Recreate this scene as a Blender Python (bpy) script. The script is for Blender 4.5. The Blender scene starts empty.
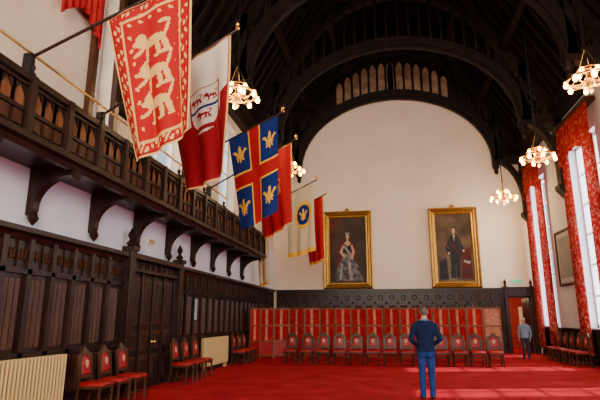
import bpy, math, random
from math import sin, cos, pi, radians, sqrt
from mathutils import Vector, Matrix
random.seed(4)
SC = bpy.context.scene

# ------------------------------------------------------------ materials
def mat(name, col, rough=0.6, metal=0.0, col2=None, scale=5.0, stretch=(1,1,1), bump=0.0, bscale=None, kind='noise', emis=None, estr=0.0, spec=0.4, contrast=(0.35,0.65), transl=0.0):
    m = bpy.data.materials.new(name); m.use_nodes = True
    nt = m.node_tree; b = nt.nodes['Principled BSDF']
    b.inputs['Base Color'].default_value = (*col, 1)
    b.inputs['Roughness'].default_value = rough
    b.inputs['Metallic'].default_value = metal
    b.inputs['Specular IOR Level'].default_value = spec
    tc = nt.nodes.new('ShaderNodeTexCoord'); mp = nt.nodes.new('ShaderNodeMapping')
    mp.inputs['Scale'].default_value = stretch
    nt.links.new(tc.outputs['Object'], mp.inputs['Vector'])
    csrc=None
    if col2 is not None:
        if kind == 'noise':
            t = nt.nodes.new('ShaderNodeTexNoise'); t.inputs['Scale'].default_value = scale; t.inputs['Detail'].default_value = 5
            o = t.outputs['Fac']
        elif kind == 'voronoi':
            t = nt.nodes.new('ShaderNodeTexVoronoi'); t.inputs['Scale'].default_value = scale
            o = t.outputs['Distance']
        nt.links.new(mp.outputs[0], t.inputs['Vector'])
        r = nt.nodes.new('ShaderNodeValToRGB')
        r.color_ramp.elements[0].position = contrast[0]; r.color_ramp.elements[1].position = contrast[1]
        r.color_ramp.elements[0].color = (*col, 1); r.color_ramp.elements[1].color = (*col2, 1)
        nt.links.new(o, r.inputs[0]); nt.links.new(r.outputs[0], b.inputs['Base Color']); csrc=r.outputs[0]
    if bump:
        n = nt.nodes.new('ShaderNodeTexNoise'); n.inputs['Scale'].default_value = bscale or scale*4; n.inputs['Detail'].default_value = 3
        nt.links.new(mp.outputs[0], n.inputs['Vector'])
        bp = nt.nodes.new('ShaderNodeBump'); bp.inputs['Strength'].default_value = bump; bp.inputs['Distance'].default_value = 0.02
        nt.links.new(n.outputs['Fac'], bp.inputs['Height']); nt.links.new(bp.outputs[0], b.inputs['Normal'])
    if emis:
        b.inputs['Emission Color'].default_value = (*emis, 1); b.inputs['Emission Strength'].default_value = estr
        m.cycles.emission_sampling = 'NONE'
    if transl:
        tr=nt.nodes.new('ShaderNodeBsdfTranslucent'); tr.inputs[0].default_value=(*col,1)
        if csrc: nt.links.new(csrc,tr.inputs[0])
        mx=nt.nodes.new('ShaderNodeMixShader'); mx.inputs[0].default_value=transl
        out=nt.nodes['Material Output']
        nt.links.new(b.outputs[0],mx.inputs[1]); nt.links.new(tr.outputs[0],mx.inputs[2]); nt.links.new(mx.outputs[0],out.inputs[0])
    return m

M = {}
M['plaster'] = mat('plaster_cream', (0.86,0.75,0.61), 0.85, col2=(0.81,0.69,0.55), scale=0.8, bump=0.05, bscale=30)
M['plaster_lamplit'] = mat('plaster_lamplit_tone', (0.74,0.60,0.45), 0.85, col2=(0.66,0.52,0.38), scale=0.8)  # warm lamp light on the upper left wall put into the plaster colour
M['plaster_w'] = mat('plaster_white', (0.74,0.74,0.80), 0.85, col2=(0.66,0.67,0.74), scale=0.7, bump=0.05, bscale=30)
M['wood'] = mat('oak_dark', (0.013,0.0045,0.003), 0.36, col2=(0.028,0.010,0.006), scale=3, stretch=(3,3,0.4), bump=0.15, bscale=12, spec=0.3)
M['wood2'] = mat('oak_brown', (0.038,0.012,0.005), 0.38, col2=(0.070,0.024,0.010), scale=3, stretch=(3,3,0.5), bump=0.15, bscale=12, spec=0.3)
M['wood3'] = mat('oak_light', (0.16,0.060,0.020), 0.42, col2=(0.26,0.105,0.038), scale=4, stretch=(3,3,0.5), spec=0.3)
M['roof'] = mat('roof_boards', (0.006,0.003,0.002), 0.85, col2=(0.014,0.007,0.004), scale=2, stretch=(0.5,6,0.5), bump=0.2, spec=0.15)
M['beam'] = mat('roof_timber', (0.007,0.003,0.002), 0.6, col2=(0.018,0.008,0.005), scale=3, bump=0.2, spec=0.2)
M['carpet'] = mat('red_carpet', (0.34,0.010,0.018), 1.0, col2=(0.46,0.020,0.032), scale=1.3, bump=0.5, bscale=90, spec=0.05)
M['gold'] = mat('gilt', (0.62,0.36,0.08), 0.35, 0.85, col2=(0.36,0.19,0.04), scale=14, bump=0.6, bscale=25)
M['brass'] = mat('brass', (0.85,0.48,0.10), 0.30, 1.0)
M['redcloth'] = mat('red_leather', (0.26,0.005,0.008), 0.45, col2=(0.34,0.009,0.012), scale=8, spec=0.3)
M['cream'] = mat('cream_paint', (0.50,0.35,0.14), 0.45)
M['iron'] = mat('dark_iron', (0.02,0.02,0.02), 0.5, 0.6)
M['bulb'] = mat('lamp_glass', (1,0.75,0.35), 0.3, emis=(1.0,0.50,0.09), estr=34)
M['white'] = mat('white_paint', (0.8,0.8,0.8), 0.6)
M['curtain'] = mat('curtain_damask', (0.25,0.008,0.010), 0.85, col2=(0.42,0.13,0.09), scale=9, contrast=(0.48,0.64), spec=0.1, transl=0.22)
M['pelmet'] = mat('pelmet_damask', (0.24,0.006,0.008), 0.85, col2=(0.40,0.09,0.06), scale=9, contrast=(0.50,0.66), spec=0.1)
M['drape'] = mat('red_drape', (0.30,0.006,0.010), 0.85, col2=(0.42,0.02,0.02), scale=3, spec=0.1)
M['skyglass'] = mat('skylight_glass', (0.5,0.6,0.8), 0.3, emis=(0.6,0.78,1.0), estr=3.0)

# ------------------------------------------------------------ mesh builder
class MB:
    def __init__(s): s.v=[]; s.f=[]; s.m=[]; s.mats=[]
    def mi(s, k):
        mm = M[k] if isinstance(k,str) else k
        if mm not in s.mats: s.mats.append(mm)
        return s.mats.index(mm)
    def add(s, vs, fs, k):
        o=len(s.v); i=s.mi(k); s.v += [tuple(p) for p in vs]
        for f in fs: s.f.append(tuple(o+q for q in f)); s.m.append(i)
    def box(s,x0,x1,y0,y1,z0,z1,k):
        s.add([(x0,y0,z0),(x1,y0,z0),(x1,y1,z0),(x0,y1,z0),(x0,y0,z1),(x1,y0,z1),(x1,y1,z1),(x0,y1,z1)],
              [(0,3,2,1),(4,5,6,7),(0,1,5,4),(1,2,6,5),(2,3,7,6),(3,0,4,7)],k)
    def extr(s,poly,axis,a0,a1,k):
        def P(p,a): return (a,p[0],p[1]) if axis=='x' else ((p[0],a,p[1]) if axis=='y' else (p[0],p[1],a))
        n=len(poly); vs=[P(p,a0) for p in poly]+[P(p,a1) for p in poly]
        s.add(vs,[tuple(range(n))[::-1],tuple(range(n,2*n))]+[(i,(i+1)%n,n+(i+1)%n,n+i) for i in range(n)],k)
    def loft(s,rings,k,cap=True,closed=True):
        n=len(rings[0]); vs=[p for r in rings for p in r]; fs=[]
        for j in range(len(rings)-1):
            for i in range(n if closed else n-1):
                a=j*n+i; b=j*n+(i+1)%n; fs.append((a,b,b+n,a+n))
        if cap: fs.append(tuple(range(n))[::-1]); fs.append(tuple(range((len(rings)-1)*n,len(rings)*n)))
        s.add(vs,fs,k)
    def ribbon(s,A,B,y0,y1,k):
        s.loft([[(a[0],y0,a[1]),(b[0],y0,b[1]),(b[0],y1,b[1]),(a[0],y1,a[1])] for a,b in zip(A,B)],k)
    def tube(s,p0,p1,r,k,r1=None,n=8):
        p0=Vector(p0);p1=Vector(p1); r1=r if r1 is None else r1
        d=(p1-p0).normalized(); u=d.orthogonal().normalized(); w=d.cross(u)
        s.loft([[p+u*rr*cos(2*pi*i/n)+w*rr*sin(2*pi*i/n) for i in range(n)] for p,rr in ((p0,r),(p1,r1))],k)
    def capsule(s,p0,p1,r0,r1,k,n=12,sx=1.0):
        p0=Vector(p0);p1=Vector(p1); d=(p1-p0); L=d.length
        d = d.normalized() if L>1e-6 else Vector((0,0,1)); u=d.orthogonal().normalized(); w=d.cross(u); rings=[]
        for a in (-85,-60,-30,0): rings.append((p0+d*r0*sin(radians(a)), r0*cos(radians(a))))
        for a in (0,30,60,85): rings.append((p1+d*r1*sin(radians(a)), r1*cos(radians(a))))
        s.loft([[c+u*rr*cos(2*pi*i/n)+w*rr*sin(2*pi*i/n) for i in range(n)] for c,rr in rings],k)
    def lathe(s,prof,cx,cy,k,n=12,cz=0):
        s.loft([[(cx+r*cos(2*pi*i/n),cy+r*sin(2*pi*i/n),cz+z) for i in range(n)] for r,z in prof],k)
    def ellip(s,c,r,k,n=14,m=9):
        s.loft([[(c[0]+r[0]*sin(t)*cos(2*pi*i/n),c[1]+r[1]*sin(t)*sin(2*pi*i/n),c[2]-r[2]*cos(t)) for i in range(n)] for t in [0.08+(pi-0.16)*j/m for j in range(m+1)]],k)
    def torus(s,c,R,r,k,axis='z',n=24,m=6):
        vs=[];fs=[]
        for i in range(n):
            for j in range(m):
                a=2*pi*i/n;b=2*pi*j/m; q=(R+r*cos(b)); x,y,z=q*cos(a),q*sin(a),r*sin(b)
                if axis=='x': x,y,z=z,x,y
                if axis=='y': x,y,z=x,z,y
                vs.append((c[0]+x,c[1]+y,c[2]+z))
                fs.append((i*m+j,((i+1)%n)*m+j,((i+1)%n)*m+(j+1)%m,i*m+(j+1)%m))
        s.add(vs,fs,k)
    def mesh(s,name):
        me=bpy.data.meshes.new(name); me.from_pydata(s.v,[],s.f)
        for x in s.mats: me.materials.append(x)
        me.polygons.foreach_set('material_index',s.m)
        me.update(); return me
    def build(s,name,smooth=False,bevel=0,loc=(0,0,0),rot=0,fixn=True):
        me=s.mesh(name)
        if fixn:
            import bmesh
            bm=bmesh.new(); bm.from_mesh(me); bmesh.ops.recalc_face_normals(bm,faces=bm.faces); bm.to_mesh(me); bm.free()
        if smooth:
            me.polygons.foreach_set('use_smooth',[True]*len(me.polygons))
            try: me.set_sharp_from_angle(angle=radians(40))
            except Exception: pass
        ob=bpy.data.objects.new(name,me); SC.collection.objects.link(ob)
        ob.location=loc; ob.rotation_euler=(0,0,rot)
        if bevel:
            b=ob.modifiers.new('b','BEVEL'); b.width=bevel; b.segments=2; b.limit_method='ANGLE'
        return ob
def inst(ob,loc,rot=0,name=None):
    o=bpy.data.objects.new(name or ob.name.split('.')[0],ob.data); SC.collection.objects.link(o)
    o.location=loc; o.rotation_euler=(0,0,rot)
    return o

# ------------------------------------------------------------ room dimensions (metres)
XL,XR=-5.7,7.15; CX=(XL+XR)/2; HW=(XR-XL)/2
YB,YF=-7.0,25.6; ZE=9.6; ZR=21.0; DADO=3.0
def roofz(s): return ZE+(HW-abs(s))/HW*(ZR-ZE)

# floor
b=MB(); b.box(XL-0.5,XR+0.5,YB-0.5,YF+0.0,-0.2,0,'carpet'); b.box(4.6,7.9,YF,30.5,-0.2,0,'carpet'); b.build('floor')

# walls
RW=[(22.9,25.05),(17.2,19.75),(12.0,14.5),(6.8,9.3),(1.6,4.1),(-3.6,-1.1)]   # right windows
def wall_y(x0,x1,ops,zs,name):
    b=MB(); ys=sorted(ops)
    for z0,z1,k in zs:
        cur=YB-0.5
        for (a,c,za,zb) in ys:
            b.box(x0,x1,cur,a,z0,z1,k); 
            if za>z0: b.box(x0,x1,a,c,z0,min(za,z1),k)
            if zb<z1: b.box(x0,x1,a,c,max(zb,z0),z1,k)
            cur=c
        b.box(x0,x1,cur,YF+0.5,z0,z1,k)
    return b.build(name)
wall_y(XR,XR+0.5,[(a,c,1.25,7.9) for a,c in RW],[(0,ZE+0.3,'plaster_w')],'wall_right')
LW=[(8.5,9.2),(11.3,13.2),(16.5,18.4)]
wall_y(XL-0.5,XL,[(a,c,5.3,8.9) for a,c in LW],[(0,5.0,'plaster_w'),(5.0,ZE+0.3,'plaster_lamplit')],'wall_left')
b=MB(); DX0,DX1,DZ=5.75,6.75,2.6
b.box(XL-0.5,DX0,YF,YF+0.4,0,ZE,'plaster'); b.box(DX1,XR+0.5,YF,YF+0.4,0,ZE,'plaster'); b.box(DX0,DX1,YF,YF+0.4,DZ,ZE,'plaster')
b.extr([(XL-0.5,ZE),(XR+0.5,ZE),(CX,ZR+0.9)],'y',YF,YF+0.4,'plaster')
b.box(XL,XR,YF-0.04,YF,7.12,7.18,'plaster')
b.build('wall_far')
b=MB()
b.box(XL-0.5,XR+0.5,YB-0.4,YB,0,3.2,'plaster'); b.box(XL-0.5,CX-3.5,YB-0.4,YB,3.2,ZE,'plaster'); b.box(CX+3.5,XR+0.5,YB-0.4,YB,3.2,ZE,'plaster')
b.extr([(XL-0.5,ZE),(XR+0.5,ZE),(CX,ZR+0.9)],'y',YB-0.4,YB,'plaster'); b.build('wall_back')

# room beyond the far door
b=MB(); M['redwall']=mat('red_wallpaper',(0.25,0.012,0.01),0.8,col2=(0.33,0.03,0.02),scale=6)
b.box(4.6,7.9,30.2,30.4,0,3.4,'redwall'); b.box(4.4,4.6,YF+0.4,30.4,0,3.4,'redwall'); b.box(7.7,7.9,YF+0.4,30.4,0,3.4,'redwall'); b.box(4.4,7.9,YF+0.4,30.4,3.4,3.5,'plaster')
b.box(7.3,7.7,30.1,30.2,0,2.2,'plaster'); b.build('wall_anteroom')

# roof
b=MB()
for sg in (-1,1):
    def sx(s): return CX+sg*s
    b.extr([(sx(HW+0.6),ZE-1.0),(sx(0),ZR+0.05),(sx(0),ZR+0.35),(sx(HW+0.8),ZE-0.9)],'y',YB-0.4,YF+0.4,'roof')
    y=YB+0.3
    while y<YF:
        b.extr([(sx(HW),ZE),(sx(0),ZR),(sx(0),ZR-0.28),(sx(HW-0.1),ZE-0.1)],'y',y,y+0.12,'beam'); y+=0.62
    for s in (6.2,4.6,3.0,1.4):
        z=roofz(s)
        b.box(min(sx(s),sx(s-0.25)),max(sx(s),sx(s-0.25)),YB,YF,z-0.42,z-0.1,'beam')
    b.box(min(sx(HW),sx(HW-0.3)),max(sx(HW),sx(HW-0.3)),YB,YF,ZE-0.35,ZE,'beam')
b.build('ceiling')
# small roof skylights
n_sky=10
for sg,yc,s in ((-1,24.0,3.45),(1,23.2,3.75),(-1,17.6,3.6),(1,17.6,3.6)):
    b=MB(); x=CX+sg*s; z=roofz(s)-0.30; dx=0.14; dz=dx*(ZR-ZE)/HW
    A=[(x-sg*dx,z+dz),(x+sg*dx,z-dz)]; n=Vector((-sg*(ZR-ZE),-HW)).normalized()
    quad=lambda g,o: [(x-sg*dx*g+n[0]*o,yc-0.22*g,z+dz*g+n[1]*o),(x-sg*dx*g+n[0]*o,yc+0.22*g,z+dz*g+n[1]*o),(x+sg*dx*g+n[0]*o,yc+0.22*g,z-dz*g+n[1]*o),(x+sg*dx*g+n[0]*o,yc-0.22*g,z-dz*g+n[1]*o)]
    b.loft([quad(1.4,-0.25),quad(1.4,0.03),quad(1.0,0.03),quad(1.0,-0.02)],'beam',cap=False)
    b.add(quad(1.0,-0.02),[(0,1,2,3)],'skyglass')
    b.build('window_%d'%n_sky); n_sky+=1

def ell(cx,cz,a,bb,t0,t1,n,sg): return [(CX+sg*(cx+a*cos(t0+(t1-t0)*i/n)),cz+bb*sin(t0+(t1-t0)*i/n)) for i in range(n+1)]
SP=9.3
def archz(s,a,bb): return SP+bb*sqrt(max(0,1-(s/a)**2))
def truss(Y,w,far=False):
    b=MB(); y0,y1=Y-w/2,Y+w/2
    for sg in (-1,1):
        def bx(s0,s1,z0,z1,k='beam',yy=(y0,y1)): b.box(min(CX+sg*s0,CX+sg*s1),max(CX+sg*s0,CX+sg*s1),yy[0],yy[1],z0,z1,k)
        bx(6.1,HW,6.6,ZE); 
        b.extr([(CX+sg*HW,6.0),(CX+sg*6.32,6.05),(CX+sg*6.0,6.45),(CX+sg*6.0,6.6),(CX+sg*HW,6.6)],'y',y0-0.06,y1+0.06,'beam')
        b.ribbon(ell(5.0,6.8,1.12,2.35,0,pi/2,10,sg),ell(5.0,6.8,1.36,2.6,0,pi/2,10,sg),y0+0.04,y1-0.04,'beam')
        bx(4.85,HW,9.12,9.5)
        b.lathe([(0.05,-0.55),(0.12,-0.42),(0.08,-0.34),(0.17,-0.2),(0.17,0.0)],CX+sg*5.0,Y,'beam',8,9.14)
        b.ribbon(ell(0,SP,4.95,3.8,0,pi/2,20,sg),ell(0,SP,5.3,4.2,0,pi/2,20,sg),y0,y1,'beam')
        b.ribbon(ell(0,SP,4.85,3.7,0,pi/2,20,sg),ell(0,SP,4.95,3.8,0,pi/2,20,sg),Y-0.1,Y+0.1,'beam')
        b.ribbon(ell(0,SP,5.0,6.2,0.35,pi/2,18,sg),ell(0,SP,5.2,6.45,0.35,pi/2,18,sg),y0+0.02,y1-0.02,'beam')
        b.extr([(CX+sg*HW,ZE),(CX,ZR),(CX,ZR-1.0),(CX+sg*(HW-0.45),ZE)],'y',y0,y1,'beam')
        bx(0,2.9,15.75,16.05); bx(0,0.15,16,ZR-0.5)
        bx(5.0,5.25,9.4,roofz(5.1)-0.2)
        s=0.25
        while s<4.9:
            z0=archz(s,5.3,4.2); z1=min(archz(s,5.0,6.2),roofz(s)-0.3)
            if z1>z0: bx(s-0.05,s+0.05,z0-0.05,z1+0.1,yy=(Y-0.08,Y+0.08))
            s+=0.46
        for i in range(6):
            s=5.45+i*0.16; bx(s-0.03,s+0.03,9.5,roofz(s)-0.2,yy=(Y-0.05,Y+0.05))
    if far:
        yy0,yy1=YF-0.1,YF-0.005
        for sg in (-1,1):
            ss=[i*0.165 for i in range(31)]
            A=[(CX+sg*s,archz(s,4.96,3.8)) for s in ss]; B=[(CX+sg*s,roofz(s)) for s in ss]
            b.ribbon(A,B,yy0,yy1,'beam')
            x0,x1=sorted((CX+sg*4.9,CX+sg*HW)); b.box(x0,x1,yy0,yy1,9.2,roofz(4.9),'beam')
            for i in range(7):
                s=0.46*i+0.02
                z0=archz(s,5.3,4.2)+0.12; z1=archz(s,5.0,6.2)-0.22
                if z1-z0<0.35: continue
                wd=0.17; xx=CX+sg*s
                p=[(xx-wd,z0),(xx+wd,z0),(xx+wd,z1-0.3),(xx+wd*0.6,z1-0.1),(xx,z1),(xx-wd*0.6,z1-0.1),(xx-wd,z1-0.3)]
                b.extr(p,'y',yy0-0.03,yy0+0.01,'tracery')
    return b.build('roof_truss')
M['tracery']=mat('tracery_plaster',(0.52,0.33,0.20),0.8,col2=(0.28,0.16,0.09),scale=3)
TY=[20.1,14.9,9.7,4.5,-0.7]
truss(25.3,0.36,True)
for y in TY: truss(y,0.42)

# ------------------------------------------------------------ wainscot (left)
def panelling_left():
    b=MB(); x=XL+0.003
    segs=[(YB+0.01,10.2),(13.2,YF-0.22)]
    for a,c in segs:
        b.box(x,x+0.04,a,c,0.002,DADO,'wood'); b.box(x,x+0.12,a,c,0.002,0.25,'wood'); b.box(x,x+0.10,a,c,2.28,2.36,'wood')
        b.box(x,x+0.10,a,c,1.0,1.07,'wood')
        b.extr([(x,2.8),(x+0.08,2.8),(x+0.12,2.88),(x+0.2,2.92),(x+0.2,3.0),(x,3.0)],'y',a,c,'wood')
        n=round((c-a)/0.6); st=(c-a)/n
        for i in range(n+1):
            y=a+i*st; b.box(x+0.02,x+0.10,max(a,y-0.055),min(c,y+0.055),0.2,2.85,'wood')
            if i<n:
                m=y+st/2
                for zz0,zz1 in ((0.32,0.95),(1.14,2.2)):
                    b.extr([(x+0.04,m-st*0.32),(x+0.075,m-st*0.22),(x+0.045,m-st*0.11),(x+0.08,m),(x+0.045,m+st*0.11),(x+0.075,m+st*0.22),(x+0.04,m+st*0.32)],'z',zz0,zz1,'wood2')
                for k in (-1,1):
                    for q in range(4):
                        aa=pi/4+q*pi/2
                        b.torus((x+0.06,m+k*st*0.21+0.048*cos(aa),2.58+0.048*sin(aa)),0.042,0.014,'wood2','x',8,4)
                    b.box(x+0.04,x+0.075,m+k*st*0.21-0.12,m+k*st*0.21-0.105,2.38,2.8,'wood')
    return b.build('trim_1')
panelling_left()
# far panelling
b=MB(); y=YF-0.003
for a,c in ((XL+0.22,DX0-0.17),(DX1+0.17,XR-0.15)):
    b.box(a,c,y-0.04,y,0.002,DADO,'wood'); b.box(a,c,y-0.12,y,0.002,0.25,'wood'); b.box(a,c,y-0.10,y,2.28,2.36,'wood'); b.box(a,c,y-0.1,y,1.0,1.07,'wood')
    b.box(a,c,y-0.2,y,2.9,3.0,'wood'); b.box(a,c,y-0.12,y,2.8,2.9,'wood')
    n=max(1,round((c-a)/0.55)); st=(c-a)/n
    for i in range(n+1):
        x=a+i*st; b.box(max(a,x-0.05),min(c,x+0.05),y-0.10,y-0.02,0.2,2.85,'wood')
        if i<n:
            m=x+st/2
            b.extr([(m-st*0.3,y-0.04),(m-st*0.2,y-0.075),(m-st*0.1,y-0.045),(m,y-0.08),(m+st*0.1,y-0.045),(m+st*0.2,y-0.075),(m+st*0.3,y-0.04)],'z',1.14,2.2,'wood2')
            b.torus((m,y-0.06,2.58),0.1,0.025,'wood2','y',12,5)
b.build('trim_2')
# right dado
b=MB(); x=XR-0.003
b.box(x-0.05,x,YB+0.01,YF-0.2,0.002,1.2,'wood'); b.box(x-0.14,x,YB+0.01,YF-0.2,1.15,1.22,'wood'); b.box(x-0.1,x,YB+0.01,YF-0.2,0.002,0.2,'wood')
yy=YB+0.3
while yy<YF-0.4:
    b.box(x-0.09,x,yy-0.05,yy+0.05,0.1,1.15,'wood'); yy+=0.6
b.build('trim_3')

# far door case
b=MB()
for x0 in (DX0-0.16,DX1):
    b.box(x0,x0+0.16,YF-0.22,YF-0.002,0.002,3.0,'wood'); 
    b.lathe([(0.05,0),(0.09,0.06),(0.04,0.14),(0.08,0.24),(0.01,0.42)],x0+0.08,YF-0.12,'wood',8,3.0)
b.box(DX0-0.16,DX1+0.16,YF-0.2,YF-0.002,DZ,3.0,'wood'); b.box(DX0-0.25,DX1+0.25,YF-0.28,YF-0.002,2.95,3.04,'wood')
b.box(DX0+0.002,DX0+0.05,YF,YF+0.39,0.002,DZ-0.05,'wood'); b.box(DX1-0.05,DX1-0.002,YF,YF+0.39,0.002,DZ-0.05,'wood'); b.box(DX0+0.002,DX1-0.002,YF,YF+0.39,DZ-0.05,DZ-0.002,'wood')
b.box(DX1-0.06,DX1-0.01,YF+0.41,YF+1.3,0.01,2.52,'wood2')   # open leaf
for z0,z1 in ((0.2,1.0),(1.2,2.35)): b.box(DX1-0.08,DX1-0.06,YF+0.53,YF+1.18,z0,z1,'wood')
b.ellip((DX1-0.11,YF+1.22,1.05),(0.035,0.035,0.035),'brass',8,5)
b.build('door_2',bevel=0.01)
# left door
b=MB(); x=XL+0.003
b.box(x,x+0.05,10.25,13.15,0.002,3.0,'wood')
for yc in (10.33,13.07):
    b.box(x,x+0.24,yc-0.11,yc+0.11,0.002,3.1,'wood'); b.box(x,x+0.3,yc-0.12,yc+0.12,0.002,0.3,'wood'); b.box(x,x+0.3,yc-0.12,yc+0.12,3.05,3.15,'wood')
    b.lathe([(0.06,0),(0.11,0.07),(0.04,0.16),(0.09,0.26),(0.01,0.42)],x+0.14,yc,'wood',8,3.15)
b.box(x,x+0.2,10.3,13.1,2.62,2.7,'wood'); b.box(x,x+0.26,10.3,13.1,2.9,3.02,'wood')
for i in range(7):
    b.torus((x+0.07,10.7+i*0.335,2.8),0.07,0.02,'wood2','x',10,5)
for k in range(4):
    y0=10.5+k*0.6; b.box(x,x+0.12,y0-0.04,y0+0.04,0.002,2.62,'wood')
    for z0,z1 in ((0.2,0.75),(0.9,1.3),(1.45,2.5)):
        b.box(x+0.05,x+0.09,y0+0.1,y0+0.5,z0,z1,'wood2')
        b.box(x+0.05,x+0.115,y0+0.17,y0+0.43,z0+0.07,z1-0.07,'wood')
b.box(x,x+0.12,12.88,12.98,0.002,2.62,'wood')
for yk in (11.63,11.78): b.ellip((x+0.17,yk,1.05),(0.035,0.035,0.035),'brass',8,5)
b.build('door_1',bevel=0.008)

# ------------------------------------------------------------ gallery balcony
b=MB(); XB=-4.88; XW=XL+0.003; GY0,GY1=YB+0.02,20.2
b.box(XW,XB-0.02,GY0,GY1,4.0,4.1,'wood')
b.extr([(XB-0.1,3.92),(XB-0.02,3.92),(XB+0.02,4.0),(XB+0.1,4.03),(XB+0.1,4.12),(XB+0.03,4.17),(XB-0.1,4.17)],'y',GY0,GY1,'wood')
b.box(XB-0.07,XB+0.07,GY0,GY1,4.86,4.96,'wood'); b.box(XB-0.04,XB+0.05,GY0,GY1,4.78,4.82,'wood')
b.box(XB-0.05,XB+0.04,GY0,GY1,4.40,4.46,'wood')
b.box(XB-0.03,XB-0.01,GY0,GY1,4.12,4.42,'wood2')
b.box(XW,XB,GY1-0.08,GY1,4.1,4.9,'wood')
BS=1.77; ys=[20.0-i*BS/2 for i in range(31)]
for i,y in enumerate(ys):
    if y<GY0+0.1: continue
    b.box(XB-0.07,XB+0.09,y-0.06,y+0.06,4.05,4.96,'wood')
    if i%2==0: b.lathe([(0.05,0),(0.07,0.04),(0.03,0.09),(0.055,0.15),(0.01,0.22)],XB,y,'wood',8,4.96)
    st=BS/2; yy=y-st
    if yy<GY0: continue
    for k in range(3):
        m=yy+0.06+(st-0.12)*(k+0.5)/3; w=(st-0.12)/6-0.02
        b.box(XB-0.01,XB+0.03,m-w*0.75,m+w*0.75,4.19,4.38,'wood2')
        b.extr([(m-w,4.46),(m+w,4.46),(m+w,4.66),(m,4.79),(m-w,4.66)],'x',XB-0.02,XB,'wood3')
        b.box(XB-0.03,XB+0.03,m-w-0.035,m-w-0.005,4.46,4.8,'wood')
        b.box(XB-0.03,XB+0.03,m+w+0.005,m+w+0.035,4.46,4.8,'wood')
        b.extr([(m-w,4.80),(m-w,4.62),(m,4.78)],'x',XB-0.01,XB+0.02,'wood'); b.extr([(m+w,4.80),(m,4.78),(m+w,4.62)],'x',XB-0.01,XB+0.02,'wood')
# brackets
for i in range(15):
    y=20.0-BS*i-0.45
    if y<GY0+0.1: break
    P=[(XW,3.22),(XW+0.09,3.22),(XW+0.12,3.32)]
    for t in range(0,10):
        a=radians(90*t/9); P.append((XW+0.12+0.60*(1-cos(a)),3.36+0.50*sin(a)))
    P+= [(XB-0.06,3.86),(XB-0.02,3.8),(XB+0.02,3.9),(XB,4.0),(XW,4.0)]
    b.extr(P,'y',y-0.08,y+0.08,'wood')
    b.lathe([(0.01,0),(0.06,0.06),(0.09,0.12),(0.06,0.2)],XW+0.095,y,'wood',8,3.06)
# brass rail
b.tube((XB,GY0,5.3),(XB,14.9,5.3),0.02,'brass')
for y in ys[::2]:
    if y<14.9 and y>GY0: b.tube((XB,y,4.96),(XB,y,5.30),0.016,'brass')
b.build('gallery_balcony')

# ------------------------------------------------------------ windows
WIN_E=430
def window_right(i,a,c):
    z0,z1=1.25,7.9; x=XR+0.3; b=MB(); k='white'
    b.box(x-0.05,x+0.05,a,a+0.1,z0,z1,k); b.box(x-0.05,x+0.05,c-0.1,c,z0,z1,k); b.box(x-0.05,x+0.05,a,c,z0,z0+0.12,k); b.box(x-0.05,x+0.05,a,c,z1-0.12,z1,k)
    for j in (1,2): y=a+(c-a)*j/3; b.box(x-0.04,x+0.04,y-0.04,y+0.04,z0,z1,k)
    for j in range(1,6): z=z0+(z1-z0)*j/6; b.box(x-0.03,x+0.03,a,c,z-0.03,z+0.03,k)
    b.build('window_%d'%i)
    l=bpy.data.lights.new('daylight','AREA'); l.shape='RECTANGLE'; l.size=z1-z0; l.size_y=c-a; l.energy=WIN_E; l.color=(0.90,0.94,1.0)
    o=bpy.data.objects.new('window_daylight',l); SC.collection.objects.link(o); o.location=(XR+0.55,(a+c)/2,(z0+z1)/2)
    o.rotation_euler=(0,radians(90),0)
for i,(a,c) in enumerate(RW): window_right(i+1,a,c)
def pane(b,x,a,c,z0,z1):
    b.box(x-0.04,x+0.04,a,a+0.08,z0,z1,'white'); b.box(x-0.04,x+0.04,c-0.08,c,z0,z1,'white')
    if c-a>1: b.box(x-0.04,x+0.04,(a+c)/2-0.04,(a+c)/2+0.04,z0,z1,'white')
    for j in range(5): z=z0+(z1-z0)*j/4; b.box(x-0.03,x+0.03,a,c,z-0.04,z+0.04,'white')
for i,(a,c) in enumerate(LW):
    b=MB(); pane(b,XL-0.35,a,c,5.3,8.9); b.build('window_%d'%(7+i))
# curtains
def curtain(y0,y1,z0,z1,x,k='curtain',name='curtain'):
    b=MB(); n=int((y1-y0)/0.02); A=[];
    for zz in (z0,z0+(z1-z0)*0.5,z1):
        A.append([(x+0.05*sin(i*0.02/0.15*2*pi)*(1 if zz<z1 else 0.6),y0+(y1-y0)*i/n,zz) for i in range(n+1)])
    b.loft(A,k,cap=False,closed=False); return b.build(name,smooth=True,fixn=False)
for a,c in RW:
    curtain(a-0.25,a+0.62,0.35,7.6,XR-0.22); curtain(c-0.55,c+0.3,0.35,7.6,XR-0.22)
    b=MB(); n=40; yA,yB_=a-0.35,c+0.35
    top=8.7; R0=[];R1=[]
    for i in range(n+1):
        t=i/n; y=yA+(yB_-yA)*t; drop=1.15+0.45*abs(2*t-1)**2+0.08*abs(sin(t*pi*5))
        R0.append((XR-0.30+0.02*sin(i*1.3),y,top)); R1.append((XR-0.32+0.03*sin(i*1.3),y,top-drop))
    b.loft([R1,R0],'pelmet',cap=False,closed=False)
    b.box(XR-0.36,XR-0.003,yA-0.03,yB_+0.03,top-0.02,top+0.12,'wood2')
    b.build('curtain_pelmet',fixn=False)
b=MB(); n=40
b.loft([[(XL+0.18+0.04*sin(i*1.1),7.1+1.3*i/n,8.9-1.5-0.5*abs(2*i/n-1)**1.5) for i in range(n+1)],[(XL+0.18+0.03*sin(i*1.1),7.1+1.3*i/n,8.9) for i in range(n+1)]],'drape',cap=False,closed=False)
b.build('curtain_pelmet',smooth=True,fixn=False)
b=MB()
for yc in (8.38,9.3): b.box(XL+0.003,XL+0.12,yc-0.08,yc+0.08,4.12,9.2,'wood2')
b.build('trim_4')

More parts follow.
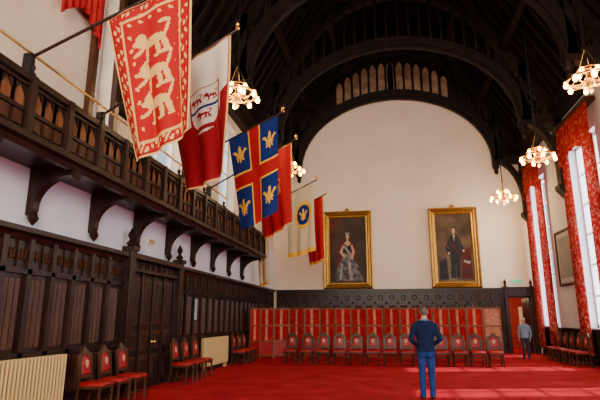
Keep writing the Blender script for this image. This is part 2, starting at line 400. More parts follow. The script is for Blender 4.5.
# ------------------------------------------------------------ radiators
def radiator(y0,y1):
    b=MB(); x=XL+0.14; n=int((y1-y0)/0.085)
    for i in range(n):
        y=y0+0.04+i*0.085
        P=[(x+0.09+0.085*cos(2*pi*t/8),y+0.030*sin(2*pi*t/8)) for t in range(8)]
        b.extr(P,'z',0.16,1.0,'cream')
    for z in (0.22,0.95): b.tube((x+0.09,y0,z),(x+0.09,y1,z),0.035,'cream')
    for y in (y0+0.15,y1-0.15): b.box(x+0.03,x+0.15,y-0.03,y+0.03,0,0.2,'cream')
    return b.build('radiator',smooth=True)
radiator(4.6,8.2); radiator(15.0,17.3)

# ------------------------------------------------------------ chairs (front = -Y)
def chair():
    b=MB(); k='wood2'; W=0.23; 
    for sx in (-1,1):
        b.lathe([(0.018,0),(0.025,0.05),(0.018,0.08),(0.03,0.2),(0.02,0.3),(0.03,0.36),(0.028,0.43)],sx*W*0.9,-0.2,k,8)
        pts=[(0.27,0.0),(0.22,0.22),(0.20,0.45),(0.225,0.75),(0.27,0.98)]
        b.loft([[(sx*W*0.85-0.02,y-0.02,z),(sx*W*0.85+0.02,y-0.02,z),(sx*W*0.85+0.02,y+0.02,z),(sx*W*0.85-0.02,y+0.02,z)] for y,z in pts],k)
        b.tube((sx*W*0.88,-0.2,0.14),(sx*W*0.85,0.23,0.14),0.012,k,n=6)
    b.tube((-W*0.88,0.02,0.14),(W*0.88,0.02,0.14),0.012,k,n=6)
    b.box(-W,W,-0.23,0.22,0.40,0.45,k)
    rings=[]
    for z,g in ((0.45,1.0),(0.48,1.0),(0.505,0.93),(0.515,0.7)):
        rings.append([(g*W*0.97*cx_,-0.01+g*0.225*cy_,z) for cx_,cy_ in [(-1,-0.9),(-0.9,-1),(0.9,-1),(1,-0.9),(0.95,0.9),(0.85,1),(-0.85,1),(-0.95,0.9)]])
    b.loft(rings,'redcloth')
    def bk(x,z,o): 
        t=(z-0.45)/0.6; return (x,0.20+0.075*t*t+0.01+o,z)
    out=[(-0.2,0.56),(-0.215,0.90),(-0.17,0.98),(-0.09,1.03),(-0.04,1.09),(0,1.11),(0.04,1.09),(0.09,1.03),(0.17,0.98),(0.215,0.90),(0.2,0.56)]
    inn=[(-0.14,0.62),(-0.14,0.86),(-0.115,0.915),(-0.07,0.945),(-0.035,0.96),(0,0.965),(0.035,0.96),(0.07,0.945),(0.115,0.915),(0.14,0.86),(0.14,0.62)]
    n=len(out)
    rings=[[bk(*out[i],-0.022),bk(*inn[i],-0.022),bk(*inn[i],0.022),bk(*out[i],0.022)] for i in list(range(n))+[0]]
    b.loft(rings,k,cap=False)
    cen=(0,0.8)
    r=[[bk(*p,o) for p in [(cen[0]+(q[0]-cen[0])*g,cen[1]+(q[1]-cen[1])*g) for q in inn]] for g,o in ((1,-0.01),(0.9,-0.03),(0.6,-0.035))]
    b.loft(r,'redcloth')
    r=[[bk(*p,o) for p in inn] for o in (-0.009,0.015)]
    b.loft(r,'redcloth')
    cr=[(0,0.88),(-0.045,0.86),(-0.05,0.81),(-0.03,0.76),(0,0.73),(0.03,0.76),(0.05,0.81),(0.045,0.86)]
    b.loft([[bk(*p,-0.036) for p in cr],[bk(*p,-0.042) for p in cr]],'crest')
    b.box(-0.2,0.2,0.20,0.24,0.42,0.46,k)
    return b
M['crest']=mat('crest_gilt',(0.5,0.32,0.18),0.6)
ch=chair().build('chair',smooth=True,loc=(0,0,0))
first=True
def put(x,y,r):
    global first
    if first: ch.location=(x,y,0); ch.rotation_euler=(0,0,r); first=False
    else: inst(ch,(x,y,0),r,'chair')
CHY=18.4
for i in range(13):
    put(-3.42+i*0.585,CHY+random.uniform(-.03,.03),random.uniform(-.05,.05))
for y in (8.65,9.3,9.95,12.6,13.3,14.0,17.75,18.4,19.05): put(-5.12,y,pi/2+random.uniform(-.05,.05))
for y in (18.9,19.6,20.3,21.0,21.7): put(6.42,y,-pi/2)

# ------------------------------------------------------------ folding screens
M['screenwood']=mat('screen_wood',(0.16,0.035,0.014),0.45,col2=(0.23,0.06,0.024),scale=6,spec=0.3)
M['pleat']=mat('pleated_cloth',(0.30,0.007,0.008),0.8,col2=(0.38,0.016,0.016),scale=5,spec=0.1)
M['pleatpale']=mat('pleated_pale_cloth',(0.55,0.27,0.17),0.8,col2=(0.42,0.13,0.09),scale=9,spec=0.1)
def screen(pts,pale_last=False):
    b=MB()
    for i in range(len(pts)-1):
        p=Vector((*pts[i],0)); q=Vector((*pts[i+1],0)); d=(q-p); L=d.length; d.normalize(); nrm=Vector((d.y,-d.x,0))
        def bx(a,c,z0,z1,o0,o1,k):
            cs=[p+d*a+nrm*o0,p+d*c+nrm*o0,p+d*c+nrm*o1,p+d*a+nrm*o1]
            b.loft([[ (v.x,v.y,z0) for v in cs],[(v.x,v.y,z1) for v in cs]],k)
        bx(0.0,0.05,0,2.0,-0.02,0.02,'screenwood'); bx(L-0.05,L,0,2.0,-0.02,0.02,'screenwood')
        for z in (0.08,0.66,1.27,1.94): bx(0.05,L-0.05,z,z+0.06,-0.018,0.018,'screenwood')
        bx(0.05,L-0.05,0.1,0.7,-0.006,0.004,'redcloth')
        m=16
        A=[p+d*(0.05+(L-0.1)*j/m)+nrm*(0.010*(1 if j%2 else -1)) for j in range(m+1)]
        last = pale_last and i==len(pts)-2
        for z0,z1 in ((0.72,1.27),(1.33,1.94)):
            for j in range(m):
                k='pleatpale' if (j in (6,7,8) or last) else 'pleat'
                v,w=A[j],A[j+1]
                b.add([(v.x,v.y,z0),(w.x,w.y,z0),(w.x,w.y,z1),(v.x,v.y,z1)],[(0,1,2,3)],k)
    return b.build('folding_screen',fixn=False)
pts=[(-5.35,19.9),(-5.1,20.55),(-4.6,20.9)]; x=-4.6
k=0
while x<4.3:
    x+=0.64; k+=1; pts.append((x,20.9+(0.16 if k%2 else 0.0)))
screen(pts[:10]); screen([(p[0]+0.03,p[1]) for p in pts[9:]],True)

# ------------------------------------------------------------ framed paintings
def picframe(b,cx,cz,w,h,y,prof,k):
    rings=[]
    for ins,dep in prof:
        x0,x1,z0,z1=cx-w/2+ins,cx+w/2-ins,cz-h/2+ins,cz+h/2-ins
        rings.append([(x0,y-dep,z0),(x1,y-dep,z0),(x1,y-dep,z1),(x0,y-dep,z1)])
    b.loft(rings,k,cap=False)
PROF=[(0,0.0),(0,0.14),(0.05,0.19),(0.12,0.13),(0.18,0.15),(0.24,0.10),(0.30,0.11),(0.34,0.05)]
def flat(b,pts,cx,cz,sx,sz,y,k):
    b.add([(cx+p[0]*sx,y,cz+p[1]*sz) for p in pts],[tuple(range(len(pts)))],k)
def circ(x,z,rx,rz,n=16): return [(x+rx*cos(2*pi*i/n),z+rz*sin(2*pi*i/n)) for i in range(n)]
P=lambda n,c,c2=None,s=3:mat(n,c,0.5,col2=c2,scale=s,spec=0.2)
M['pt_bg']=P('paint_dark_bg',(0.018,0.010,0.006),(0.05,0.026,0.014),1.2)
M['pt_bg2']=P('paint_brown_bg',(0.03,0.017,0.010),(0.13,0.08,0.045),1.0)
M['pt_skin']=P('paint_skin',(0.50,0.28,0.18)); M['pt_white']=P('paint_gown',(0.17,0.15,0.15),(0.025,0.022,0.026),5.0)
M['pt_black']=P('paint_black',(0.008,0.008,0.011),(0.02,0.02,0.024),3); M['pt_red']=P('paint_crimson',(0.10,0.008,0.008),(0.04,0.005,0.005),2)
M['pt_hair']=P('paint_hair',(0.02,0.01,0.007)); M['pt_land']=P('paint_landscape',(0.07,0.05,0.035),(0.16,0.12,0.08),2)
M['pt_pale']=P('paint_pale',(0.36,0.32,0.29),(0.16,0.14,0.13),6)
def painting(cx,w,which):
    b=MB(); z0,z1=3.02,7.0; cz=(z0+z1)/2; h=z1-z0; y=YF-0.01
    picframe(b,cx,cz,w,h,y,PROF,'gold')
    b.box(cx-w/2+0.3,cx+w/2-0.3,y-0.05,y,z0+0.3,z1-0.3,'pt_bg' if which==0 else 'pt_bg2')
    sx,sz=(w-0.66)/2,(h-0.66)/2; Y=[y-0.051-0.002*i for i in range(12)]
    F=lambda p,i,k: flat(b,p,cx,cz,sx,sz,Y[i],k)
    if which==0:
        F([(-1,1),(-1,-0.2),(-0.8,0.1),(-0.65,0.5),(-0.45,1)],0,'pt_red')
        F([(-0.6,-0.9),(-0.62,-0.1),(-0.45,0.25),(0.4,0.25),(0.55,-0.2),(0.6,-0.9)],1,'pt_red')
        F([(-0.75,-0.97),(-0.62,-0.6),(-0.35,-0.3),(-0.2,-0.1),(0.2,-0.1),(0.38,-0.3),(0.6,-0.55),(0.75,-0.8),(0.85,-0.97)],2,'pt_white')
        F([(-0.2,-0.12),(-0.27,0.1),(-0.14,0.22),(0.12,0.22),(0.26,0.1),(0.2,-0.12)],3,'pt_black')
        F([(-0.27,0.14),(-0.46,-0.08),(-0.2,-0.27),(-0.12,-0.2),(-0.3,-0.06),(-0.16,0.14)],4,'pt_skin')
        F([(0.27,0.14),(0.40,-0.08),(0.25,-0.32),(0.14,-0.26),(0.25,-0.06),(0.16,0.14)],4,'pt_skin')
        F([(-0.2,0.19),(-0.05,0.27),(-0.05,0.37),(0.05,0.37),(0.05,0.27),(0.2,0.19),(0.0,0.1)],5,'pt_skin')
        F(circ(0,0.43,0.13,0.095),6,'pt_hair'); F(circ(0.0,0.405,0.095,0.08),7,'pt_skin'); F([(-0.1,0.47),(-0.12,0.54),(0,0.51),(0.12,0.54),(0.1,0.47)],8,'pt_pale')
        F([(-0.25,0.1),(-0.18,0.16),(0.2,-0.15),(0.15,-0.2)],6,'pt_pale')
        F([(0.0,-0.3),(0.15,-0.4),(0.28,-0.93),(0.08,-0.93)],3,'pt_pale')
        F([(-0.35,-0.45),(-0.28,-0.4),(-0.36,-0.93),(-0.5,-0.93)],3,'pt_pale')
    else:
        F([(-1,-1),(-1,-0.35),(-0.4,-0.25),(0.2,-0.35),(1,-0.2),(1,-1)],0,'pt_land')
        F([(0.3,-0.95),(0.35,-0.1),(0.9,0.0),(0.95,-0.95)],1,'pt_red')
        F([(-0.9,-0.95),(-0.9,-0.45),(-0.5,-0.3),(-0.4,-0.95)],1,'pt_black')
        F([(-0.28,-0.92),(-0.26,-0.2),(0.02,-0.15),(0.0,-0.9)],2,'pt_black'); F([(0.04,-0.92),(-0.02,-0.2),(0.28,-0.2),(0.25,-0.92)],2,'pt_black')
        F([(-0.3,-0.3),(-0.35,0.2),(-0.14,0.38),(0.16,0.38),(0.37,0.2),(0.34,-0.35)],3,'pt_black')
        F([(-0.33,0.22),(-0.52,-0.02),(-0.38,-0.22),(-0.28,-0.12),(-0.4,0.0),(-0.24,0.12)],4,'pt_black'); F(circ(-0.32,-0.18,0.06,0.04),5,'pt_skin')
        F([(0.35,0.22),(0.54,-0.05),(0.45,-0.14),(0.28,0.08)],4,'pt_black'); F(circ(0.5,-0.11,0.06,0.04),5,'pt_skin')
        F([(-0.07,0.38),(0,0.15),(0.08,0.38)],5,'pt_pale'); F(circ(0,0.52,0.13,0.095),6,'pt_hair'); F(circ(0.0,0.49,0.095,0.085),7,'pt_skin')
        F([(-0.3,0.12),(-0.24,0.18),(0.25,-0.12),(0.2,-0.16)],5,'pt_red')
        F([(0.45,-0.45),(0.5,-0.38),(0.85,-0.42),(0.8,-0.5)],3,'pt_pale')
    b.tube((cx,YF-0.04,z1),(cx,YF-0.04,z1+0.3),0.012,'brass'); b.ellip((cx,YF-0.1,z1+0.02),(0.14,0.05,0.14),'gold',10,6)
    return b.build('framed_portrait_painting',fixn=False)
painting(-1.80,2.5,0); painting(3.47,2.36,1)
# small picture on right wall
b=MB(); cy,cz,w,h=21.3,3.95,1.8,2.2; XQ=XR-0.004
rings=[]
for ins,dep in ((0,0),(0,0.08),(0.05,0.1),(0.12,0.05)):
    rings.append([(XQ-dep,cy-w/2+ins,cz-h/2+ins),(XQ-dep,cy+w/2-ins,cz-h/2+ins),(XQ-dep,cy+w/2-ins,cz+h/2-ins),(XQ-dep,cy-w/2+ins,cz+h/2-ins)])
b.loft(rings,'wood2',cap=False); M['print']=P('print_paper',(0.20,0.26,0.30),(0.36,0.28,0.20),1.5); M['mount']=P('mount_paper',(0.42,0.44,0.46))
b.box(XQ-0.045,XQ,cy-w/2+0.1,cy+w/2-0.1,cz-h/2+0.1,cz+h/2-0.1,'mount'); b.box(XQ-0.05,XQ-0.02,cy-w/2+0.25,cy+w/2-0.25,cz-h/2+0.3,cz+h/2-0.3,'print')
b.build('framed_picture',fixn=False)

# ------------------------------------------------------------ chandeliers
def chandelier():
    b=MB(); b.tube((0,0,0.2),(0,0,5.6),0.022,'iron',n=6)
    b.lathe([(0.02,-0.35),(0.07,-0.28),(0.03,-0.2),(0.12,-0.08),(0.14,0.02),(0.06,0.12),(0.04,0.25),(0.09,0.32),(0.02,0.45)],0,0,'brass',12)
    b.torus((0,0,0.05),0.52,0.03,'brass'); b.torus((0,0,0.32),0.24,0.022,'brass')
    for i in range(8):
        a=2*pi*i/8; c,s=cos(a),sin(a)
        pp=[(0.1,0.0),(0.25,-0.1),(0.42,-0.08),(0.56,0.0)]
        for p,q in zip(pp,pp[1:]): b.tube((p[0]*c,p[0]*s,p[1]),(q[0]*c,q[0]*s,q[1]),0.018,'brass',n=6)
        b.lathe([(0.02,0.0),(0.07,0.03),(0.03,0.05)],0.56*c,0.56*s,'brass',8)
        b.lathe([(0.02,-0.14),(0.05,-0.11),(0.065,-0.06),(0.04,0.0),(0.02,0.02)],0.56*c,0.56*s,'bulb',10)
        b.tube((0.52*c,0.52*s,0.06),(0.22*c,0.22*s,0.32),0.01,'brass',n=5); 
        if i%2==0:
            b.lathe([(0.02,-0.14),(0.05,-0.1),(0.06,-0.05),(0.04,0.0),(0.02,0.02)],0.26*c,0.26*s,'bulb',10,0.3)
    for i in range(4):
        a=2*pi*i/4+0.4; b.tube((0.23*cos(a),0.23*sin(a),0.32),(0,0,0.95),0.008,'brass',n=5)
    return b.build('chandelier',smooth=True)
cd=chandelier()
CP=[(5.45,17.8,7.05),(5.45,23.2,6.9),(5.45,13.0,7.6),(-3.78,20.2,7.75),(-3.78,12.2,7.5)]
for i,p in enumerate(CP):
    if i==0: cd.location=p
    else: inst(cd,p,0.3*i,'chandelier')
    l=bpy.data.lights.new('lamp','POINT'); l.energy=140; l.color=(1,0.66,0.30); l.shadow_soft_size=0.4
    o=bpy.data.objects.new('chandelier_light',l); SC.collection.objects.link(o); o.location=(p[0],p[1],p[2]-0.45)

# ------------------------------------------------------------ flags
def cl(n,c,r=0.8): return mat(n,c,r,spec=0.15)
M['f_red']=cl('flag_red',(0.38,0.007,0.009)); M['f_dred']=cl('flag_crimson',(0.26,0.005,0.012)); M['f_white']=cl('flag_white',(0.70,0.60,0.50)); M['f_gold']=cl('flag_gold',(0.62,0.30,0.04)); M['f_blue']=cl('flag_blue',(0.008,0.02,0.13)); M['f_yellow']=cl('flag_yellow',(0.78,0.42,0.02)); M['f_cream']=cl('flag_cream',(0.58,0.47,0.30)); M['f_pgold']=cl('flag_pale_gold',(0.70,0.40,0.13))
def inel(u,v,cu,cv,ru,rv,ang=0):
    du,dv=u-cu,v-cv; c,s=cos(ang),sin(ang); a=du*c+dv*s; bb=-du*s+dv*c
    return (a/ru)**2+(bb/rv)**2<1
def fleur(u,v,cu,cv,s):
    x=(u-cu)/s; y=(v-cv)/s/0.62
    return inel(x,y,0,-0.3,0.2,0.7) or inel(x,y,-0.45,-0.15,0.15,0.5,-0.6) or inel(x,y,0.45,-0.15,0.15,0.5,0.6) or inel(x,y,-0.72,-0.42,0.2,0.16) or inel(x,y,0.72,-0.42,0.2,0.16) or (abs(x)<0.5 and abs(y-0.28)<0.1) or inel(x,y,0,0.6,0.13,0.35) or inel(x,y,-0.3,0.55,0.1,0.25,0.6) or inel(x,y,0.3,0.55,0.1,0.25,-0.6)
def lion(u,v,cu,cv,s):
    x=(u-cu)/s; y=(v-cv)/s/0.6
    if inel(x,y,0.05,0,0.62,0.22) or inel(x,y,-0.6,-0.25,0.28,0.32) or inel(x,y,-0.85,-0.15,0.14,0.12): return True
    if inel(x,y,-0.75,0.22,0.36,0.09,-0.5) or inel(x,y,-0.35,0.42,0.1,0.36,0.15) or inel(x,y,0.28,0.42,0.11,0.36,-0.15) or inel(x,y,0.62,0.38,0.13,0.38,-0.3): return True
    if inel(x,y,-0.45,0.72,0.16,0.07) or inel(x,y,0.2,0.72,0.16,0.07) or inel(x,y,0.7,0.7,0.16,0.07): return True
    if inel(x,y,0.72,-0.3,0.08,0.38,0.4) or inel(x,y,0.6,-0.66,0.24,0.1): return True
    return False
def p1(u,v):
    e=min(u,1-u,(v)*1.8,(1-v)*1.8)
    if e<0.025: return 'f_pgold'
    if e<0.05: return 'f_dred'
    if e<0.15: 
        return 'f_pgold' if (sin(v*75+sin(u*30)*2)*cos(u*60+sin(v*40))>0.35) else 'f_red'
    if e<0.175: return 'f_pgold'
    for cv in (0.30,0.5,0.70):
        if lion(u,v,0.5,cv,0.25): return 'f_pgold'
    if e<0.25 and abs(sin(u*26+2*sin(v*18)))*abs(sin(v*36))>0.85: return 'f_pgold'
    return 'f_red'
def p2(u,v):
    e=min(u,1-u,(v)*1.8,(1-v)*1.8)
    if e<0.035: return 'f_pgold' if e<0.02 else 'f_dred'
    x=(u-0.55)/0.30; y=(v-0.44)/0.18
    if y>-1 and y<1 and abs(x)<(1.0 if y<0.1 else sqrt(max(0,1-((y-0.1)/0.9)**2))):
        if abs(x)<0.82 and y>-0.85 and y<0.7 and abs(x)<(0.82 if y<0.1 else 0.82*sqrt(max(0,1-((y-0.1)/0.75)**2))):
            for a,c in ((-0.4,-0.45),(0.4,-0.45),(0,0.25)):
                if lion(x,y,a,c,0.42): return 'f_dred'
            if abs(y+0.05)<0.06: return 'f_blue'
            return 'f_white'
        return 'f_dred' if abs(x)<0.9 and abs(y)<0.9 else 'f_white'
    if v<0.36+0.22*(1-u): return 'f_white'
    return 'f_dred'
def p3(u,v):
    if abs(u-0.5)<0.10 or abs(v-0.5)<0.065: return 'f_red'
    if abs(u-0.5)<0.13 or abs(v-0.5)<0.085: return 'f_yellow'
    for cu in (0.19,0.81):
        for cv in (0.22,0.79):
            if fleur(u,v,cu,cv,0.15): return 'f_yellow'
    return 'f_blue'
def p4(u,v):
    e=min(u,1-u,v*1.8,(1-v)*1.8)
    if e<0.04: return 'f_gold'
    if inel(u,v,0.5,0.45,0.25,0.16): return 'f_gold' if lion(u,v,0.5,0.45,0.2) else 'f_red'
    return 'f_red'
def p5(u,v):
    if inel(u,v,0.6,0.42,0.32,0.2): 
        if not inel(u,v,0.6,0.42,0.24,0.145): return 'f_yellow'
        return 'f_yellow' if fleur(u,v,0.6,0.42,0.15) else 'f_blue'
    if v>0.94: return 'f_yellow'
    return 'f_cream'
def p6(u,v): return 'f_gold' if min(u,1-u)<0.05 or v>0.96 else 'f_red'
def p7(u,v): return 'f_cream' if v<0.95 else 'f_gold'
def flag(Y,pat,corn,ph=0,amp=0.07,waves=2.5,nu=80,nv=150,x0=-4.95):
    TL,TR,BR,BL=corn; b=MB(); vs=[]
    for j in range(nv+1):
        v=j/nv
        for i in range(nu+1):
            u=i/nu
            sag=0.05*sin(pi*u)*v
            x=(TL[0]*(1-u)+TR[0]*u)*(1-v)+(BL[0]*(1-u)+BR[0]*u)*v
            z=(TL[1]*(1-u)+TR[1]*u)*(1-v)+(BL[1]*(1-u)+BR[1]*u)*v - sag
            w=2*pi*(waves*u+0.25*sin(2.2*v+ph))+ph
            a=amp*(0.15+0.85*v**0.7)
            x+=0.35*a*cos(w)*(0.5+v); z+=0.02*sin(w)*v
            vs.append((x,Y+a*sin(w)+0.1*v*sin(ph+1.5*v),z))
    b.v=vs
    for j in range(nv):
        for i in range(nu):
            k=pat((i+0.5)/nu,(j+0.5)/nv); a=j*(nu+1)+i
            b.f.append((a,a+1,a+nu+2,a+nu+1)); b.m.append(b.mi(k))
    s=(TR[1]-TL[1])/(TR[0]-TL[0]); xe=TR[0]+0.12
    f=lambda x: TL[1]+s*(x-TL[0])
    fl=b.build('heraldic_flag',smooth=True,fixn=False)
    q=MB(); q.tube((x0,Y,f(x0)),(xe,Y,f(xe)),0.024,'wood'); q.lathe([(0.02,0),(0.045,0.04),(0.03,0.08),(0.04,0.12),(0.005,0.22)],xe,Y,'brass',8,f(xe)-0.02)
    if x0>-5.2: q.box(x0-0.04,x0+0.10,Y-0.04,Y+0.04,4.965,f(x0)+0.08,'iron')
    po=q.build('flagpole'); po.parent=fl
    return fl
flag(5.8,p1,[(-3.77,5.74),(-2.5,6.30),(-2.45,4.02),(-3.22,3.62)],0.4,0.06)
flag(7.7,p2,[(-3.72,5.85),(-2.54,6.55),(-2.55,3.95),(-3.28,3.65)],1.7,0.09)
flag(11.6,p3,[(-3.78,6.02),(-2.5,6.64),(-2.5,4.12),(-3.4,3.66)],2.6,0.06,2)
flag(13.4,p4,[(-3.6,5.95),(-2.48,6.55),(-2.5,4.2),(-3.3,3.7)],0.9,0.10,3)
flag(18.0,p5,[(-3.55,6.1),(-2.5,6.6),(-2.45,4.0),(-3.4,3.75)],3.6,0.08)
flag(20.2,p6,[(-3.3,6.15),(-2.4,6.6),(-2.4,3.9),(-3.0,3.7)],0.2,0.09,3)
flag(21.2,p7,[(-5.45,5.0),(-4.95,5.15),(-4.93,3.05),(-5.35,2.95)],1.2,0.10,2,x0=-5.68)

# ------------------------------------------------------------ signs
M['green']=mat('exit_green',(0.05,0.35,0.15),0.5,emis=(0.3,0.9,0.5),estr=0.4)
b=MB(); b.box(6.0,6.5,YF-0.06,YF-0.003,3.2,3.4,'white'); b.box(6.03,6.47,YF-0.07,YF-0.05,3.23,3.37,'green'); b.build('exit_sign')
b=MB(); b.box(XL+0.003,XL+0.06,11.3,11.65,3.35,3.5,'white'); b.box(XL+0.06,XL+0.08,11.33,11.62,3.37,3.48,'cream'); b.build('emergency_light')
b=MB(); b.box(XL+0.11,XL+0.14,14.35,14.6,1.5,2.2,'iron'); b.box(XL+0.14,XL+0.145,14.38,14.57,1.55,2.15,'mount'); b.build('notice_board')

# ------------------------------------------------------------ people
def remesh(mb,vox,it=6):
    me=mb.mesh('tmp'); ob=bpy.data.objects.new('tmp',me); SC.collection.objects.link(ob)
    r=ob.modifiers.new('r','REMESH'); r.mode='VOXEL'; r.voxel_size=vox
    s=ob.modifiers.new('s','SMOOTH'); s.factor=0.5; s.iterations=it
    dg=bpy.context.evaluated_depsgraph_get(); ev=ob.evaluated_get(dg); m=ev.to_mesh()
    V=[tuple(v.co) for v in m.vertices]; Fs=[tuple(p.vertices) for p in m.polygons]
    ev.to_mesh_clear(); bpy.data.objects.remove(ob); return V,Fs
def addcol(b,V,Fs,fn):
    o=len(b.v); b.v+=V
    for f in Fs:
        c=[sum(V[i][k] for i in f)/len(f) for k in range(3)]
        b.f.append(tuple(o+i for i in f)); b.m.append(b.mi(fn(c)))
def oval(cx,cy,z,rx,ry,n=20): return [(cx+rx*cos(2*pi*i/n),cy+ry*sin(2*pi*i/n),z) for i in range(n)]
def hand(W,d,side,nrm):
    h=MB(); W=Vector(W); d=Vector(d).normalized(); side=Vector(side).normalized(); nrm=Vector(nrm).normalized(); k='white'
    for o in (-0.028,-0.01,0.01,0.028): h.capsule(W,W+d*0.085+side*o,0.020,0.014,k,8)
    for o,L in ((0.032,0.072),(0.011,0.08),(-0.011,0.074),(-0.032,0.058)):
        p=W+d*0.085+side*o; a=0.35
        for seg,l in enumerate((0.45,0.32,0.23)):
            dd=(d*cos(a)+nrm*sin(a)).normalized(); q=p+dd*L*l; h.capsule(p,q,0.0095-0.0008*seg,0.009-0.001*seg,k,8); p=q; a+=0.5
    p=W+d*0.025+side*0.03; q=p+(d*0.7+side*0.6+nrm*0.3).normalized()*0.04; r=q+(d*0.9+side*0.15+nrm*0.5).normalized()*0.032
    h.capsule(p,q,0.014,0.011,k,8); h.capsule(q,r,0.011,0.009,k,8)
    return remesh(h,0.0045,2)
def person(name,loc,rot,H,top,trous,hair,skin,shoe,arms,step=0.0,collar=None):
    k='white'; b=MB()
    body=MB()
    R=[(0,0,0.84,0.10,0.09),(0,0,0.88,0.165,0.118),(0,0,0.93,0.183,0.128),(0,0,1.0,0.180,0.126),(0,0.0,1.10,0.172,0.118),(0,0,1.2,0.182,0.122),(0,-0.005,1.32,0.208,0.128),(0,-0.01,1.41,0.215,0.118),(0,-0.008,1.47,0.172,0.095),(0,-0.003,1.51,0.10,0.075),(0,0.003,1.545,0.066,0.066),(0,0.012,1.62,0.058,0.062)]
    body.loft([oval(*r) for r in R],k)
    for sg in (-1,1):
        hip=(sg*0.088,0,0.90); kn=(sg*0.095,0.015+sg*step*0.5,0.49); an=(sg*0.098,-0.02+sg*step,0.10)
        body.capsule(hip,kn,0.096,0.068,k,16); body.capsule(kn,an,0.068,0.058,k,16); body.capsule(an,(an[0],an[1]-0.0,0.06),0.062,0.06,k,16)
        el,wr=arms[0 if sg<0 else 1]; sh=(sg*0.195,-0.005,1.42)
        body.capsule(sh,el,0.068,0.052,k,14); body.capsule(el,wr,0.052,0.038,k,14)
        body.capsule((sg*0.06,-0.015,1.49),sh,0.06,0.062,k,14)
        body.capsule((sg*0.07,-0.06,0.90),(sg*0.075,-0.055,0.84),0.075,0.07,k,14)
    V,Fs=remesh(body,0.0125,5)
    def fn(c):
        x,y,z=c
        if z>1.555: return skin
        if collar and z>1.525 and abs(x)<0.1: return collar
        if z<0.91 and abs(x)<0.23: return trous
        return top
    V=[(x*(1+0.035*max(0,1-abs(z-0.94)/0.05)) if abs(x)<0.24 else x, y*(1+0.05*max(0,1-abs(z-0.94)/0.05)),z) for x,y,z in V]
    addcol(b,V,Fs,fn)
    for sg in (-1,1):
        s=MB(); x0,y0=sg*0.098,-0.02+sg*step
        s.loft([[ (x0+sg*0.02*t+w*cos(a),y0+yy,0.0+hh*(0.5+0.5*sin(a))) for a in [2*pi*i/12 for i in range(12)]] for t,yy,w,hh in ((0,-0.065,0.025,0.06),(0,-0.05,0.036,0.09),(0,0.0,0.040,0.10),(0.3,0.06,0.042,0.085),(0.7,0.13,0.046,0.06),(1,0.18,0.040,0.045),(1,0.205,0.02,0.03))],shoe)
        b.add(s.v,s.f,shoe)
    for i,sg in ((0,-1),(1,1)):
        el,wr=arms[i]; d=Vector(wr)-Vector(el)
        d=d.normalized(); nrm=Vector((-sg,0.1,-0.1)); nrm=(nrm-d*nrm.dot(d)).normalized(); side=nrm.cross(d)*1.0
        if side.y<0 and abs(d.z)>0.5: side=-side
        if side.z<0 and abs(d.z)<=0.5: side=-side
        V,Fs=hand(Vector(wr)+d*0.012,d,side,nrm); addcol(b,V,Fs,lambda c: skin)
    h=MB(); cx,cy,cz=0,0.02,1.70
    h.ellip((0,cy-0.012,cz+0.012),(0.076,0.092,0.092),k,20,14); h.ellip((0,cy+0.022,cz-0.035),(0.062,0.068,0.078),k,18,12)
    h.ellip((0,cy+0.045,cz-0.092),(0.03,0.03,0.022),k); h.capsule((0,cy+0.085,cz+0.012),(0,cy+0.104,cz-0.022),0.009,0.013,k,10)
    h.capsule((-0.02,cy+0.078,cz-0.056),(0.02,cy+0.078,cz-0.056),0.009,0.009,k,8)
    h.capsule((-0.035,cy+0.075,cz+0.028),(0.035,cy+0.075,cz+0.028),0.010,0.010,k,8)
    for sg in (-1,1):
        h.loft([[(sg*0.074+sg*o,cy-0.012+0.5*o+rr*0.6*cos(a),cz-0.008+rr*1.1*sin(a)) for a in [2*pi*i/10 for i in range(10)]] for o,rr in ((-0.01,0.018),(0.006,0.028),(0.014,0.028),(0.016,0.018))],k)
    h.capsule((0,0.0,1.53),(0,0.01,1.66),0.058,0.056,k,14)
    V,Fs=remesh(h,0.006,3)
    def fh(c):
        x,y,z=c; y-=cy; z-=cz
        if abs(x)>0.079: return skin
        line=0.045 if y>0.03 else (0.045-(0.03-y)*1.6)
        if y<0.05+0.2*max(0,z-0.05) and z>max(line,-0.075): return hair
        if z>0.075: return hair
        if abs(abs(x)-0.03)<0.012 and abs(z-0.006)<0.006 and y>0.06: return 'eye'
        if abs(x)<0.024 and abs(z+0.056)<0.007 and y>0.07: return 'lip'
        return skin
    V2=[]
    for v in V:
        if fh(v)==hair:
            d=Vector((v[0],v[1]-cy,v[2]-cz)); d=d*(1.06); V2.append((d.x,d.y+cy,d.z+cz))
        else: V2.append(v)
    addcol(b,V2,Fs,fh)
    sc=H/1.80
    b.v=[(x*sc,y*sc,z*sc) for x,y,z in b.v]
    o=b.build(name,smooth=False,loc=loc,rot=rot)
    o.data.polygons.foreach_set('use_smooth',[True]*len(o.data.polygons))
    return o
M['navy']=mat('navy_wool',(0.008,0.014,0.05),0.9,col2=(0.014,0.022,0.07),scale=12,bump=0.4,bscale=120,spec=0.1)
M['jean']=mat('blue_denim',(0.012,0.035,0.16),0.85,col2=(0.02,0.055,0.21),scale=8,bump=0.3,bscale=120,spec=0.1)
M['skin']=mat('skin',(0.55,0.28,0.19),0.55); M['greyhair']=mat('grey_hair',(0.07,0.055,0.045),0.8,col2=(0.15,0.125,0.11),scale=60)
M['whitehair']=mat('white_hair',(0.55,0.53,0.5),0.8); M['shoe']=mat('black_leather',(0.015,0.012,0.012),0.4); M['eye']=mat('eye',(0.05,0.04,0.03),0.2); M['lip']=mat('lip',(0.4,0.14,0.12),0.5)
M['bluecollar']=mat('shirt_blue',(0.10,0.16,0.35),0.8); M['paleblue']=mat('pale_blue_shirt',(0.20,0.28,0.42),0.8); M['darktrous']=mat('dark_trousers',(0.03,0.035,0.05),0.8)
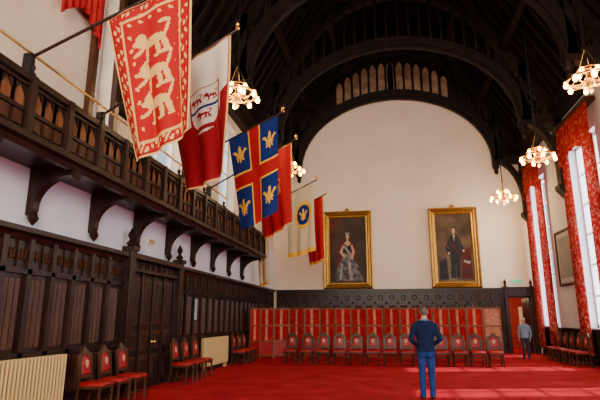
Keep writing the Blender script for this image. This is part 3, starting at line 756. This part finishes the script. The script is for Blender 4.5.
person('man_in_navy_jumper',(0.79,11.1,0),0.05,1.83,'navy','jean','greyhair','skin','shoe',
   [((-0.295,-0.035,1.15),(-0.16,0.17,1.02)),((0.295,-0.035,1.15),(0.16,0.17,1.02))],0.02,'bluecollar')
person('elderly_man_in_blue_shirt',(5.55,22.3,0),pi*0.85,1.60,'paleblue','darktrous','whitehair','skin','shoe',
   [((-0.26,-0.03,1.14),(-0.24,0.06,0.88)),((0.26,-0.03,1.14),(0.24,0.06,0.88))],0.06)

# ------------------------------------------------------------ lights
def area(name,loc,rot,sx,sy,e,col):
    l=bpy.data.lights.new(name,'AREA'); l.shape='RECTANGLE'; l.size=sx; l.size_y=sy; l.energy=e; l.color=col
    o=bpy.data.objects.new(name,l); SC.collection.objects.link(o); o.location=loc; o.rotation_euler=rot
area('added_back_fill',(CX,YB-0.45,6.4),(radians(90),0,0),7,6.4,3400,(1,0.89,0.74))  # added area light behind the camera, throws light onto the far wall
for a,c in LW: area('left_window_daylight',(XL-0.55,(a+c)/2,7.1),(0,radians(-90),0),3.6,c-a,25*(c-a),(0.9,0.95,1))
l=bpy.data.lights.new('anteroom_lamp','POINT'); l.energy=110; l.color=(1,0.75,0.5); l.shadow_soft_size=0.2
o=bpy.data.objects.new('anteroom_lamp',l); SC.collection.objects.link(o); o.location=(6.0,28,2.9)
l=bpy.data.lights.new('sun','SUN'); l.energy=7.0; l.angle=radians(1.0); l.color=(1,0.93,0.82)
o=bpy.data.objects.new('sun',l); SC.collection.objects.link(o)
d=Vector((-0.66,-0.16,-0.74)); o.rotation_euler=d.to_track_quat('-Z','Y').to_euler()
w=bpy.data.worlds.new('world'); SC.world=w; w.use_nodes=True
w.node_tree.nodes['Background'].inputs[0].default_value=(0.75,0.87,1,1); w.node_tree.nodes['Background'].inputs[1].default_value=1.0

# ------------------------------------------------------------ camera
c=bpy.data.cameras.new('camera'); c.lens=30.0; c.sensor_width=36; c.clip_end=200
co=bpy.data.objects.new('camera',c); SC.collection.objects.link(co); co.location=(0,0,1.6)
co.rotation_euler=(radians(90+13.28),0,radians(9.5)); SC.camera=co
